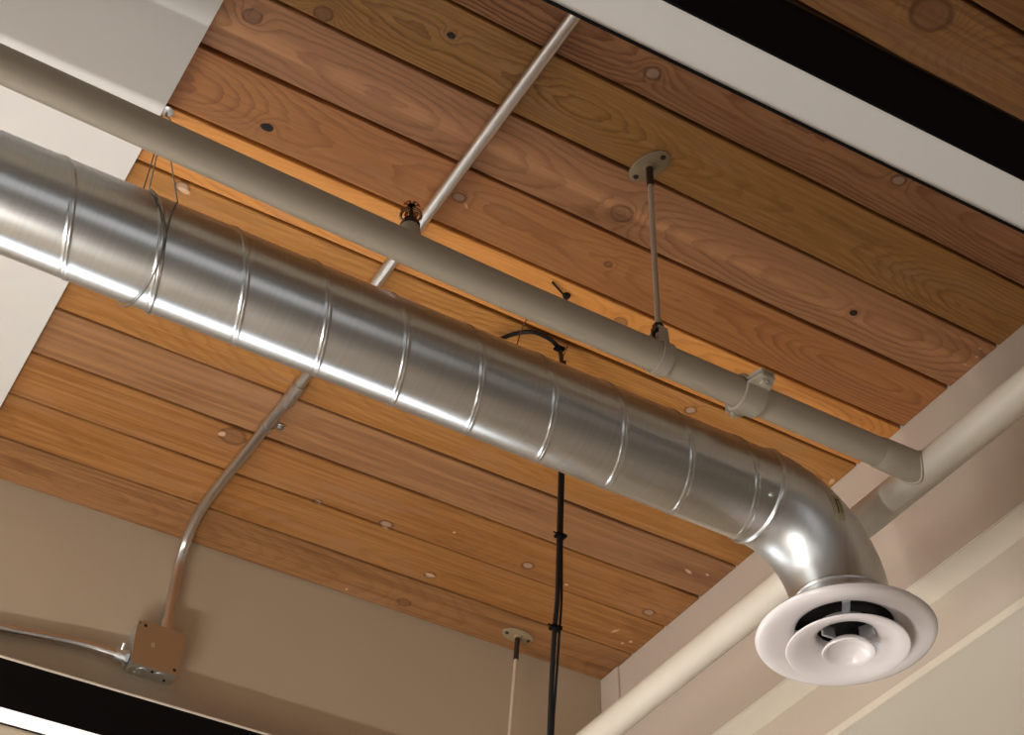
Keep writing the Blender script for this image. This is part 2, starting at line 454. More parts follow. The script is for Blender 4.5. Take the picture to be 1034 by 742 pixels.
# board ceiling
def board_ceiling():
    bm = bmesh.new()
    lay = bm.verts.layers.float_vector.new('board')
    tl = bm.verts.layers.float_color.new('tint')
    step = 0.1361
    y_last = 2.785
    tints = [srgb(168,116,72), srgb(186,124,64), srgb(182,120,62), srgb(176,124,84), srgb(194,130,62), srgb(202,138,64), srgb(204,138,62),
             srgb(202,134,64), srgb(182,120,70), srgb(176,124,86), srgb(162,116,58), srgb(164,112,76), srgb(138,94,54), srgb(144,100,60)]
    dens = [110, 120, 90, 100, 120, 130, 150, 150, 140, 130, 210, 170, 120, 140]
    grain = [.25, .3, .22, .2, .3, .3, .45, .5, .6, .6, .8, 1.0, .45, .7]
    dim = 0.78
    for k in range(36):
        y1 = y_last - 0.0025 - (k-0)*step if k else y_last
        y0 = (2.6535 - k*step)
        y1 = 2.6535 - (k-1)*step
        if k == 0: y1 = YW + 0.001
        g = 0.0031 if k < 4 else 0.0037
        if k == 10: g = 0.0027
        a = bmesh.new()
        # long board with slightly wavering eased edges
        nseg = 40; x0, x1 = X_SOFFIT-0.02, XW - 0.001
        z = CEIL + random.uniform(-0.0006, 0.0008)
        rows = []
        s1, s2 = random.random()*9, random.random()*9
        for i in range(nseg+1):
            x = x0 + (x1-x0)*i/nseg
            e0 = 0.0009*math.sin(x*5.1+s1) + 0.0005*math.sin(x*17+s2)
            e1 = 0.0009*math.sin(x*4.3+s2) + 0.0005*math.sin(x*19+s1)
            ya, yb = y0+g+e0, y1-g+e1
            prof = [(ya, z+0.022), (ya, z+0.0025), (ya+0.0012, z), (yb-0.0012, z), (yb, z+0.0025), (yb, z+0.022)]
            rows.append([a.verts.new((x, py, pz)) for py, pz in prof])
        for r0, r1 in zip(rows, rows[1:]):
            for j in range(5): a.faces.new((r0[j], r0[j+1], r1[j+1], r1[j]))
            a.faces.new((r0[5], r0[0], r1[0], r1[5]))
        a.faces.new(rows[0]); a.faces.new(rows[-1])
        la = a.verts.layers.float_vector.new('board'); lt = a.verts.layers.float_color.new('tint')
        t = tints[k] if k < len(tints) else tints[12 + k % 2]
        d = dens[k] if k < len(dens) else 110
        sd = random.uniform(0, 10)
        for v in a.verts:
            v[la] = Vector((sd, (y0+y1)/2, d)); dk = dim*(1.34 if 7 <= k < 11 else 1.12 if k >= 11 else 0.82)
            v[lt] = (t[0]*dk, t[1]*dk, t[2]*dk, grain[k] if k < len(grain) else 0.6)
        merge(bm, a)
    o = finish('ceiling', bm, MAT['wood'])
    structure(o)
board_ceiling()
structure(box_obj('ceiling_deck', MAT['dark'], X_SOFFIT, XW, -3.0, YW, CEIL+0.0225, CEIL+0.05))

# added unseen slab and wall that block the floor uplight on its near side
structure(box_obj('light_blocker_wall', MAT['tan'], -3.0, 1.7, 0.80, 0.88, 0.0, ZC+0.27))
structure(box_obj('light_blocker_slab', MAT['tan'], -3.0, 1.7, 0.80, 1.327, ZC+0.27, ZC+0.30))

# ------------------------------------------------------------------ linear pendant lights
def lens_mat(name, strength):
    m, nt, b = new_mat(name)
    co = objco(nt)
    n1 = noise(nt, co, 3.0, 2)
    nt.links.new(mixc(nt, n1, srgb(228, 222, 214), srgb(234, 229, 222)), b.inputs['Base Color'])
    b.inputs['Roughness'].default_value = 0.4
    b.inputs['Emission Color'].default_value = (0.95, 0.96, 1.0, 1)
    b.inputs['Emission Strength'].default_value = strength
    return m

def linear_light(label, centre, length, width, height, yaw_deg, lens_strength, wall_mount=False):
    cx, cy, cz = centre          # cz = underside of the lens
    t = thing('linear_ceiling_light', label, 'ceiling light', (cx, cy, cz), 'linear ceiling lights')
    t.rotation_euler = (0, 0, math.radians(yaw_deg))
    L = length/2; w = width/2
    def part(name, boxes, mat, bev=0.0):
        bm = bmesh.new()
        for q in boxes: add_box(bm, *q, bevel=bev)
        o = finish(name, bm, mat); o.parent = t; return o
    part('housing', [(-L, L, -w, -w+0.003, 0.0, height), (-L, L, w-0.003, w, -0.001, height),
                     (-L, L, -w+0.003, w-0.003, height-0.003, height), (-L, -L+0.003, -w+0.003, w-0.003, 0, height-0.003), (L-0.003, L, -w+0.003, w-0.003, 0, height-0.003)], MAT['black'])
    part('lens', [(-L+0.003, L-0.003, -w+0.0032, w-0.0032, 0.001, 0.006)], lens_mat('light_lens', lens_strength))
    part('top_lip', [(-L, L, -w-0.0018, -w, height-0.004, height)], MAT['trimwhite'] if wall_mount else MAT['darksteel'])  # wall-mounted lip coloured white in place of its bright reflection
    for sx in (-L*0.85, L*0.85):
        bm = bmesh.new()
        if wall_mount: add_box(bm, -L-.0025 if sx < 0 else L, -L if sx < 0 else L+.0025, -w, w, 0, height)
        else: add_tube(bm, [(sx, 0, height), (sx, 0, CEIL-cz-0.004)], 0.0012, 8)
        o = finish('end_cap' if wall_mount else 'suspension_cable', bm, MAT['black' if wall_mount else 'wire']); o.parent = t
linear_light('black linear light with pale lens crossing the top right corner', (0.70, 0.7750, ZC+1.40), 2.32, 0.063, 0.121, -1.3, 0.0)
linear_light('black linear light with bright lens below the junction box', (-0.30, 2.7535, ZC+1.566), 3.3, 0.060, 0.101, 0.0, 0.55, True)

# ------------------------------------------------------------------ spiral duct, elbow, diffuser
DY, DZ, DR = 1.544, ZC+1.602, 0.0760
XE = 1.351; RB = 0.1475
def duct():
    t = thing('spiral_duct', 'galvanised spiral duct running under the boards and turning down to the white diffuser', 'duct', (0.0, DY, DZ))
    bm = bmesh.new(); seg = 96
    x0, x1 = -0.3, XE; n = int((x1-x0)/0.0010)
    xs = [-2.9 + 0.005*i for i in range(int((x0+2.9)/0.005))] + [x0 + (x1-x0)*i/n for i in range(n+1)]
    pitch = 0.1214; xs0 = 0.2153   # a seam crosses the near side here
    rings = []
    for x in xs:
        ring = []
        for k in range(seg):
            a = 2*math.pi*k/seg           # 0 = toward camera (-y), increasing downward
            ph = (x - xs0)/pitch - (a - math.radians(46))/(2*math.pi)
            d = abs(ph - round(ph))*pitch
            r = DR
            if d < 0.0050:
                r += 0.0010*(0.5+0.5*math.cos(math.pi*min(1, abs(d-0.0026)/0.0022)))
                if d < 0.0026: r += 0.0005
            r += 0.0003*math.sin(x*9+2*a)
            ring.append(bm.verts.new((x, DY - r*math.cos(a), DZ - r*math.sin(a))))
        rings.append(ring)
    for a, b in zip(rings, rings[1:]):
        for k in range(seg): bm.faces.new((a[k], a[(k+1) % seg], b[(k+1) % seg], b[k]))
    finish('straight_duct', bm, MAT['duct'], t, 60)
    # elbow, a pressed quarter bend
    bm = bmesh.new(); rings = []; ns = 40
    for i in range(ns+1):
        f = i/ns; th = f*math.pi/2
        c = Vector((XE + RB*math.sin(th), DY, DZ - RB*(1-math.cos(th))))
        nrm = Vector((math.sin(th), 0, math.cos(th)))
        r = DR + 0.0012
        rings.append([bm.verts.new(c + r*(math.cos(2*math.pi*k/seg)*nrm + math.sin(2*math.pi*k/seg)*Vector((0, 1, 0)))) for k in range(seg)])
    xn = XE + RB; zn = DZ - RB
    for zz in (zn-0.012, ZC+1.388+0.0455*.97):
        rings.append([bm.verts.new(Vector((xn, DY, zz)) + (DR+0.0005)*(math.cos(2*math.pi*k/seg)*Vector((1, 0, 0)) + math.sin(2*math.pi*k/seg)*Vector((0, 1, 0)))) for k in range(seg)])
    for a, b in zip(rings, rings[1:]):
        for k in range(seg): bm.faces.new((a[k], a[(k+1) % seg], b[(k+1) % seg], b[k]))
    el = finish('elbow', bm, MAT['elbow'], t, 60)
    bm = bmesh.new()
    add_lathe(bm, [(DR, -0.006), (DR+0.0032, -0.004), (DR+0.0042, 0), (DR+0.0032, 0.004), (DR, 0.006)], (XE-0.001, DY, DZ), (1, 0, 0), 96)
    finish('joint_ring', bm, MAT['duct'], t, 60)
    bm = bmesh.new()
    add_lathe(bm, [(DR, -0.005), (DR+0.0030, -0.003), (DR+0.0036, 0), (DR+0.0030, 0.003), (DR, 0.005)], (xn, DY, zn-0.006), (0, 0, 1), 96)
    finish('neck_ring', bm, MAT['duct'], t, 60)
    # screw near the joint
    bm = bmesh.new()
    a = math.radians(38)
    nv = Vector((0, -math.cos(a), -math.sin(a)))
    p = Vector((XE-0.020, DY, DZ)) + nv*(DR-0.0005)
    add_lathe(bm, [(0.0042, 0), (0.0042, 0.0012), (0.0028, 0.0018), (0.0028, 0.0045), (0.001, 0.0055), (0, 0.0055)], p, nv, 12)
    finish('screw', bm, MAT['steel'], t, 40)
    # size sticker on the outside of the bend
    bm = bmesh.new()
    def on(th, k, lift=0.0018):
        c = Vector((XE + RB*math.sin(th), DY, DZ - RB*(1-math.cos(th))))
        nrm = Vector((math.sin(th), 0, math.cos(th)))
        return c + (DR+0.0012+lift)*(math.cos(k)*nrm - math.sin(k)*Vector((0, 1, 0)))
    A, B, C_, D_ = (32, 85), (47, 109), (37, 67), (50, 94)
    def patch(bm, u0, u1, v0, v1, lift, n=8):
        def q(u, v):
            th = (A[0]*(1-u)+B[0]*u)*(1-v) + (C_[0]*(1-u)+D_[0]*u)*v
            kk = (A[1]*(1-u)+B[1]*u)*(1-v) + (C_[1]*(1-u)+D_[1]*u)*v
            return on(math.radians(th), math.radians(kk), lift)
        g = [[bm.verts.new(q(u0+(u1-u0)*i/n, v0+(v1-v0)*k/n)) for k in range(n+1)] for i in range(n+1)]
        for i in range(n):
            for k in range(n): bm.faces.new((g[i][k], g[i+1][k], g[i+1][k+1], g[i][k+1]))
    patch(bm, 0, 1, 0, 1, 0.0004)
    st = finish('sticker', bm, MAT['label'], el, 60)
    bm = bmesh.new(); patch(bm, .16, .70, .40, .50, 0.0009); patch(bm, .16, .70, .70, .76, 0.0009); patch(bm, .16, .22, .50, .70, 0.0009)
    finish('printed_mark', bm, MAT['darksteel'], el, 60)
    return xn, zn
xn, zn = duct()

def diffuser():
    cx, cy, cz = xn, DY, ZC+1.388          # outer rim plane
    t = thing('round_diffuser', 'white round cone diffuser on the end of the spiral duct', 'air diffuser', (cx, cy, cz))
    def lathe(name, prof, mat, closed=True):
        bm = bmesh.new(); add_lathe(bm, [(r*.97, h*.97) for r, h in prof], (cx, cy, cz), (0, 0, 1), 128, closed)
        return finish(name, bm, mat, t, 50)
    # outer flared ring with rolled lip
    lathe('outer_ring', [(0.1415, 0.0), (0.1425, 0.0025), (0.1400, 0.006), (0.130, 0.0095), (0.112, 0.016), (0.094, 0.026), (0.084, 0.036), (0.0795, 0.0455),
           (0.0775, 0.0440), (0.0775, 0.018), (0.081, 0.0135), (0.090, 0.008), (0.101, 0.0035), (0.112, -0.0005), (0.124, -0.0035), (0.134, -0.0040), (0.1400, -0.0020)], MAT['diffuser'])
    lathe('middle_cone', [(0.0960, -0.0235), (0.0970, -0.0215), (0.0945, -0.0190), (0.078, -0.008), (0.062, 0.001), (0.050, 0.010), (0.046, 0.018), (0.0445, 0.018),
           (0.0445, 0.006), (0.050, -0.003), (0.062, -0.0115), (0.078, -0.0185), (0.0925, -0.0240)], MAT['diffuser'])
    lathe('centre_cone', [(0.0, -0.012), (0.010, -0.0125), (0.020, -0.0155), (0.028, -0.0205), (0.033, -0.0262), (0.0365, -0.0292), (0.0405, -0.0300), (0.0415, -0.0275), (0.039, -0.0230), (0.030, -0.014), (0.014, -0.006), (0.0, -0.004)], MAT['diffuser'], False)
    lathe('throat_shade_liner', [(0.0774, 0.0185), (0.0765, 0.043), (0.0, 0.043)], MAT['dark'], False)  # near-black liner and cap stand in for shade inside the duct neck
    for k in range(4):
        a = math.radians(52 + 90*k)
        bm = bmesh.new()
        R = Matrix.Translation((cx, cy, cz)) @ Matrix.Rotation(a, 4, 'Z')
        add_box(bm, 0.046, 0.0765, -0.006, 0.006, 0.012, 0.0145, mat=R)
        add_box(bm, 0.0485, 0.0505, -0.006, 0.006, 0.006, 0.012, mat=R)
        finish('bracket', bm, MAT['steel'], t)
    for k in range(3):
        a = math.radians(57 + 120*k)
        bm = bmesh.new()
        R = Matrix.Translation((cx, cy, cz)) @ Matrix.Rotation(a, 4, 'Z')
        add_box(bm, 0.022, 0.0455, -0.002, 0.002, -0.010, 0.010, mat=R)
        finish('strut', bm, MAT['steel'], t)
diffuser()

# ------------------------------------------------------------------ conduit and junction box
def conduit():
    t = thing('ceiling_conduit', 'bare metal conduit crossing the boards and bending down the far wall', 'conduit', (0.81, 1.0, ZC+2.085))
    r = 0.0113
    pts = [(.812, 0.3, 2.0865), (.811, 1.0, 2.0865), (.811, 1.9, 2.0865), (.810, 2.16, 2.0865)]
    bend = [(.810, 2.16, 2.0865), (.806, 2.30, 2.086), (.803, 2.42, 2.085), (.799, 2.52, 2.084), (.797, 2.60, 2.083), (.799, 2.66, 2.082), (.803, 2.705, 2.078), (.807, 2.742, 2.062), (.809, 2.764, 2.03), (.809, 2.771, 1.99), (.808, 2.770, 1.94), (.807, 2.768, 1.89), (.806, 2.768, 1.853)]
    P = [(x, y, ZC+z) for x, y, z in pts]
    Bd = smooth_path([(x, y, ZC+z) for x, y, z in bend], 8)
    bm = bmesh.new(); add_tube(bm, P, r, 20); finish('straight_run', bm, MAT['emt'], t, 60)
    bm = bmesh.new(); add_tube(bm, Bd, r*0.99, 20); finish('bent_run', bm, MAT['emt'], t, 60)
    bm = bmesh.new()
    add_tube(bm, [(.8105, 2.185, ZC+2.086), (.8095, 2.25, ZC+2.086)], 0.0140, 20)
    for y in (2.189, 2.2165, 2.246): add_tube(bm, [(.810, y-.0015, ZC+2.086), (.810, y+.0015, ZC+2.086)], 0.0150, 20)
    finish('coupling', bm, MAT['emt'], t, 50)
    # one-hole strap with its tab and screw
    bm = bmesh.new()
    add_tube(bm, [(.806, 2.325, ZC+2.0865), (.8055, 2.337, ZC+2.0865)], 0.0140, 20)
    add_box(bm, .812, .842, 2.323, 2.339, ZC+2.096, ZC+2.0985)
    finish('strap', bm, MAT['emt'], t, 50)
    bm = bmesh.new(); add_lathe(bm, [(0, 0), (.0045, 0), (.004, -.003), (0, -.0035)], (.833, 2.331, ZC+2.096), (0, 0, 1), 12)
    finish('strap_screw', bm, MAT['steel'], t, 50)
    bm = bmesh.new()
    add_tube(bm, [(.8065, 2.768, ZC+1.876), (.806, 2.768, ZC+1.850)], 0.0138, 20)
    finish('box_connector', bm, MAT['emt'], t, 50)
conduit()

def lower_conduit():
    t = thing('wall_conduit', 'bare metal conduit entering the left side of the junction box', 'conduit', (0.5, 2.76, ZC+1.75))
    pts = [(-0.4, 2.772, 1.700), (0.1, 2.772, 1.722), (0.30, 2.772, 1.737), (0.488, 2.772, 1.755), (0.60, 2.771, 1.768), (0.66, 2.769, 1.7715), (0.70, 2.765, 1.769), (0.732, 2.762, 1.766)]
    P = smooth_path([(x, y, ZC+z) for x, y, z in pts], 8)
    bm = bmesh.new(); add_tube(bm, P, 0.0098, 20); finish('conduit_run', bm, MAT['emt'], t, 60)
    bm = bmesh.new(); add_tube(bm, [(0.590, 2.771, ZC+1.7665), (0.5935, 2.771, ZC+1.767)], 0.0108, 20)
    finish('coupling', bm, MAT['emt'], t, 50)
    bm = bmesh.new()
    add_tube(bm, [(0.712, 2.763, ZC+1.768), (0.7385, 2.762, ZC+1.7655)], 0.0130, 20)
    add_tube(bm, [(0.731, 2.762, ZC+1.766), (0.7385, 2.762, ZC+1.7655)], 0.0155, 6)
    add_tube(bm, [(0.721, 2.754, ZC+1.774), (0.721, 2.744, ZC+1.785)], 0.0032, 10)
    finish('box_connector', bm, MAT['steel'], t, 50)
lower_conduit()

def junction_box():
    x0, x1, z0, z1 = 0.740, 0.840, ZC+1.747, ZC+1.845
    y1, yf = YW, YW-0.043
    t = thing('junction_box', 'square junction box with brown cover on the far wall', 'electrical box', ((x0+x1)/2, YW, (z0+z1)/2))
    bm = bmesh.new(); w = 0.0018
    add_box(bm, x0+.001, x1-.001, yf+.001, y1, z0, z0+w); add_box(bm, x0+.001, x1-.001, yf+.001, y1, z1-w, z1)
    add_box(bm, x0, x0+w, yf+.001, y1, z0+w, z1-w); add_box(bm, x1-w, x1, yf+.001, y1, z0+w, z1-w)
    add_box(bm, x0+w, x1-w, y1-w, y1, z0+w, z1-w)
    finish('box_body', bm, MAT['steel'], t)
    for (kx, ky) in ((x0+.032, .021), (x0+.068, .021)):
        bm = bmesh.new(); add_lathe(bm, [(0, 0), (.0125, 0), (.0125, -.0008), (.0115, -.0012), (0, -.0012)], (kx, yf+ky, z0), (0, 0, 1), 24)
        finish('knockout', bm, MAT['steel'], t, 40)
    for kx, ky in ((x0+.050, .012), (x1-.018, .030)):
        bm = bmesh.new(); add_lathe(bm, [(0, -.0014), (.003, -.0014), (.003, 0)], (kx, yf+ky, z0), (0, 0, 1), 12)
        finish('screw_hole', bm, MAT['dark'], t, 40)
    bm = bmesh.new()
    # cover plate with clipped and rounded corners
    c = [(x0+.014, z1+.001), (x1-.004, z1+.001), (x1+.001, z1-.004), (x1+.001, z0+.014), (x1-.012, z0+.000), (x0+.004, z0-.001), (x0-.001, z0+.004), (x0-.001, z1-.012)]
    c = [(x0+.012, z1+.001), (x1-.003, z1+.001), (x1+.001, z1-.003), (x1+.001, z0+.003), (x1-.003, z0-.001), (x0+.003, z0-.001), (x0-.001, z0+.003), (x0-.001, z1-.012)]
    f = [bm.verts.new((x, yf, z)) for x, z in c]; g = [bm.verts.new((x, yf-.0022, z)) for x, z in c]
    bm.faces.new(f); bm.faces.new(g[::-1])
    for i in range(len(c)): j = (i+1) % len(c); bm.faces.new((f[i], f[j], g[j], g[i]))
    cv = finish('cover_plate', bm, MAT['boxcover'], t)
    for sx, sz in ((x0+.016, z1-.009), (x1-.010, z0+.009)):
        bm = bmesh.new(); add_lathe(bm, [(0, .0004), (.0036, .0004), (.0036, 0), (0, 0)], (sx, yf-.0022, sz), (0, -1, 0), 16)
        finish('screw_slot', bm, MAT['dark'], cv, 40)
    bm = bmesh.new()
    cxx, czz = x0+.038, (z0+z1)/2+.001
    for dz in (-.0042, .0, .0042):
        add_box(bm, cxx-.003, cxx+.003, yf-.0027, yf-.0021, czz+dz-.0006, czz+dz+.0006)
    for sx in (-.0026, .0026): add_box(bm, cxx+sx-.0006, cxx+sx+.0006, yf-.0027, yf-.0021, czz-.0048, czz+.0048)
    finish('stamped_mark', bm, MAT['label'], cv)
junction_box()

# ------------------------------------------------------------------ sprinkler pipes
PY, PZ, PR = 1.399, ZC+1.648, 0.0240
MX, MZ, MR = 1.582, ZC+1.647, 0.0290
def pipes():
    t = thing('main_sprinkler_pipe', 'thick painted pipe running along the right wall behind the diffuser', 'pipe', (MX, 1.4, MZ))
    bm = bmesh.new(); add_tube(bm, [(MX, -2.9, MZ), (MX, YW-0.002, MZ)], MR, 40)
    finish('pipe_run', bm, MAT['pipe_main'], t, 60)
    t = thing('branch_sprinkler_pipe', 'thin painted pipe running above the duct and joining the main pipe', 'pipe', (0.8, PY, PZ))
    bm = bmesh.new(); add_tube(bm, [(-2.9, PY-0.06, PZ), (0.066, PY-0.0165, PZ), (0.42, PY-0.008, PZ), (0.82, PY, PZ), (1.50, PY, PZ)], PR, 40)
    finish('pipe_run', bm, MAT['pipe'], t, 60)
    bm = bmesh.new()
    # welded outlet that flares onto the main
    prof = [(PR+.0006, 1.487), (PR+.0018, 1.490), (PR+.0022, 1.515), (PR+.0026, 1.545), (PR+.0026, 1.562), (PR+.0026, 1.568)]
    add_lathe(bm, [(r, x) for r, x in prof], (0, PY, PZ), (1, 0, 0), 40)
    finish('outlet_fitting', bm, MAT['pipe'], t, 50)
    bm = bmesh.new(); n = 40; rr = PR+.0026
    # weld bead where the outlet meets the round main
    loop = []
    for k in range(n+1):
        a = 2*math.pi*k/n
        yy = PY + rr*math.cos(a); zz = PZ + rr*math.sin(a)
        dz = zz - MZ
        dz = max(-MR*0.98, min(MR*0.98, dz))
        loop.append((MX - math.sqrt(MR*MR - dz*dz) - .001, yy, zz))
    add_tube(bm, loop, 0.0024, 10)
    finish('weld_bead', bm, MAT['pipe'], t, 60)
    bm = bmesh.new()
    add_lathe(bm, [(0.0165, 0.018), (0.0165, 0.030), (0.0152, 0.040), (0.0135, 0.046), (0, 0.046)], (0.650, PY, PZ), (0, 0, 1), 28)
    finish('head_outlet', bm, MAT['pipe'], t, 50)
pipes()

def sprinkler_head():
    bx, by, bz = 0.650, PY, PZ+0.046
    t = thing('sprinkler_head', 'upright bronze sprinkler head on the thin painted pipe', 'sprinkler', (bx, by, bz))
    bm = bmesh.new(); hexnut(bm, (bx, by, bz-.001), (0, 0, 1), 0.0142, 0.012)
    add_lathe(bm, [(0.011, .011), (0.010, .016), (0, .016)], (bx, by, bz), (0, 0, 1), 20)
    finish('threaded_body', bm, MAT['darksteel'], t, 30)
    for s in (-1, 1):
        d = Vector((0.86, -0.5, 0))*s
        pts = [Vector((bx, by, bz+.013)) + d*.010, Vector((bx, by, bz+.022)) + d*.0145, Vector((bx, by, bz+.034)) + d*.012, Vector((bx, by, bz+.043)) + d*.003]
        bm = bmesh.new(); add_tube(bm, smooth_path(pts, 5), 0.0022, 10)
        finish('frame_arm', bm, MAT['brass'], t, 60)
    bm = bmesh.new(); add_tube(bm, [(bx, by, bz+.014), (bx, by, bz+.040)], 0.0022, 10)
    add_tube(bm, [(bx, by, bz+.020), (bx, by, bz+.034)], 0.0036, 10)
    finish('glass_bulb', bm, MAT['darksteel'], t, 60)
    bm = bmesh.new(); n = 8
    # toothed deflector, bent down at the tips
    cen = bm.verts.new((bx, by, bz+.0455)); inner = []; 
    prev = None; first = None
    for k in range(n):
        a0 = 2*math.pi*(k-.34)/n; a1 = 2*math.pi*(k+.34)/n
        q = []
        for r, z in ((.006, .0455), (.0125, .0445), (.0155, .0375)):
            q.append((bm.verts.new((bx+r*math.cos(a0), by+r*math.sin(a0), bz+z)), bm.verts.new((bx+r*math.cos(a1), by+r*math.sin(a1), bz+z))))
        bm.faces.new((cen, q[0][0], q[0][1]))
        bm.faces.new((q[0][0], q[1][0], q[1][1], q[0][1])); bm.faces.new((q[1][0], q[2][0], q[2][1], q[1][1]))
        if prev: bm.faces.new((cen, prev, q[0][0]))
        else: first = q[0][0]
        prev = q[0][1]
    bm.faces.new((cen, prev, first))
    bmesh.ops.solidify(bm, geom=bm.faces[:], thickness=0.0012)
    finish('deflector', bm, MAT['brass'], t, 30)
sprinkler_head()

def oval_plate(bm, c, a, b, ang, th):
    """oval ceiling flange: domed plate under the boards"""
    R = Matrix.Translation(c) @ Matrix.Rotation(ang, 4, 'Z')
    n = 40; rings = []
    for s, z in ((1.0, 0.0), (1.0, -th*.5), (0.92, -th), (0.45, -th*1.15), (0.34, -th*2.2)):
        rr = []
        for k in range(n):
            q = 2*math.pi*k/n
            ex = a if s > .5 else b
            rr.append(bm.verts.new(R @ Vector((ex*s*math.cos(q), b*s*math.sin(q), z))))
        rings.append(rr)
    for p, q in zip(rings, rings[1:]):
        for k in range(n): bm.faces.new((p[k], p[(k+1) % n], q[(k+1) % n], q[k]))
    bm.faces.new(rings[0]); bm.faces.new(rings[-1])

def pipe_hanger(label, x, y, zpipe, rpipe, axis, lean, strap_w, ang, long_coupling):
    zc = CEIL - 0.0008
    t = thing('pipe_hanger', label, 'pipe hanger', (x, y, zc), 'oval flange pipe hangers')
    bm = bmesh.new(); oval_plate(bm, (x, y, zc), 0.041, 0.024, ang, 0.004)
    finish('ceiling_flange', bm, MAT['flange'], t, 40)
    for s in (-1, 1):
        bm = bmesh.new()
        p = Vector((x+s*0.030*math.cos(ang), y+s*0.030*math.sin(ang), zc-.0040))
        add_lathe(bm, [(0, -.0025), (.004, -.002), (.0048, 0), (0, 0)], p, (0, 0, 1), 14)
        finish('flange_screw', bm, MAT['darksteel'], t, 50)
    top = Vector((x, y, zc-.006)); 
    bx, by = lean
    zb = zpipe + rpipe + 0.030
    bot = Vector((bx, by, zb))
    cp = top.lerp(bot, long_coupling)
    bm = bmesh.new(); add_tube(bm, [top, cp], 0.0062, 14); finish('rod_coupling', bm, MAT['darksteel'], t, 60)
    bm = bmesh.new(); add_tube(bm, [cp+(top-cp).normalized()*.004, bot - (top-bot).normalized()*.01], 0.0047, 14); finish('threaded_rod', bm, MAT['rodpaint'], t, 60)
    bm = bmesh.new(); hexnut(bm, bot-Vector((0, 0, .004)), (0, 0, 1), 0.0115, 0.011)
    hexnut(bm, bot+Vector((0, 0, .008)), (0, 0, 1), 0.0090, 0.007)
    finish('hanger_nut', bm, MAT['darksteel'], t, 30)
    # band round the pipe
    bm = bmesh.new(); n = 48; r = rpipe + .0012; w = strap_w/2
    d = Vector((1, 0, 0)) if axis == 'x' else Vector((0, 1, 0)); s = Vector((0, 1, 0)) if axis == 'x' else Vector((-1, 0, 0))
    c = Vector((bx, by, zpipe))
    path = []
    for k in range(n+1):
        a = math.radians(118) + math.radians(304)*k/n
        path.append((s*math.cos(a)*r + Vector((0, 0, 1))*math.sin(a)*r))
    tip = [s*(-.0125) + Vector((0, 0, 1))*(rpipe+.030)]; tip2 = [s*(.0125) + Vector((0, 0, 1))*(rpipe+.030)]
    full = [Vector((0, 0, rpipe+.031))] + tip + path + tip2 + [Vector((0, 0, rpipe+.031))]
    th = .0016
    prevr = None
    for i, p in enumerate(full):
        ww = w if 1 < i < len(full)-2 else w*0.8
        nrm = (p.normalized() if i not in (0, len(full)-1) else Vector((0, 0, 1)))*th
        ring = [bm.verts.new(c+p-d*ww), bm.verts.new(c+p+d*ww), bm.verts.new(c+p+d*ww+nrm), bm.verts.new(c+p-d*ww+nrm)]
        if prevr:
            for k in range(4): bm.faces.new((prevr[k], prevr[(k+1) % 4], ring[(k+1) % 4], ring[k]))
        else: bm.faces.new(ring)
        prevr = ring
    bm.faces.new(prevr)
    finish('band', bm, MAT['pipe'], t, 40)
A1 = math.atan2(1.374-1.452, 1.094-1.073)
pipe_hanger('pipe hanger with oval ceiling flange and rod holding the thin pipe', 1.083, 1.403, PZ, PR, 'x', (1.073, PY), 0.020, A1, 0.12)
pipe_hanger('pipe hanger by the far corner with rod dropping beside the black cable', 1.6145, 2.722, MZ, MR, 'y', (MX+.006, 2.725), 0.020, math.radians(4), 0.16)

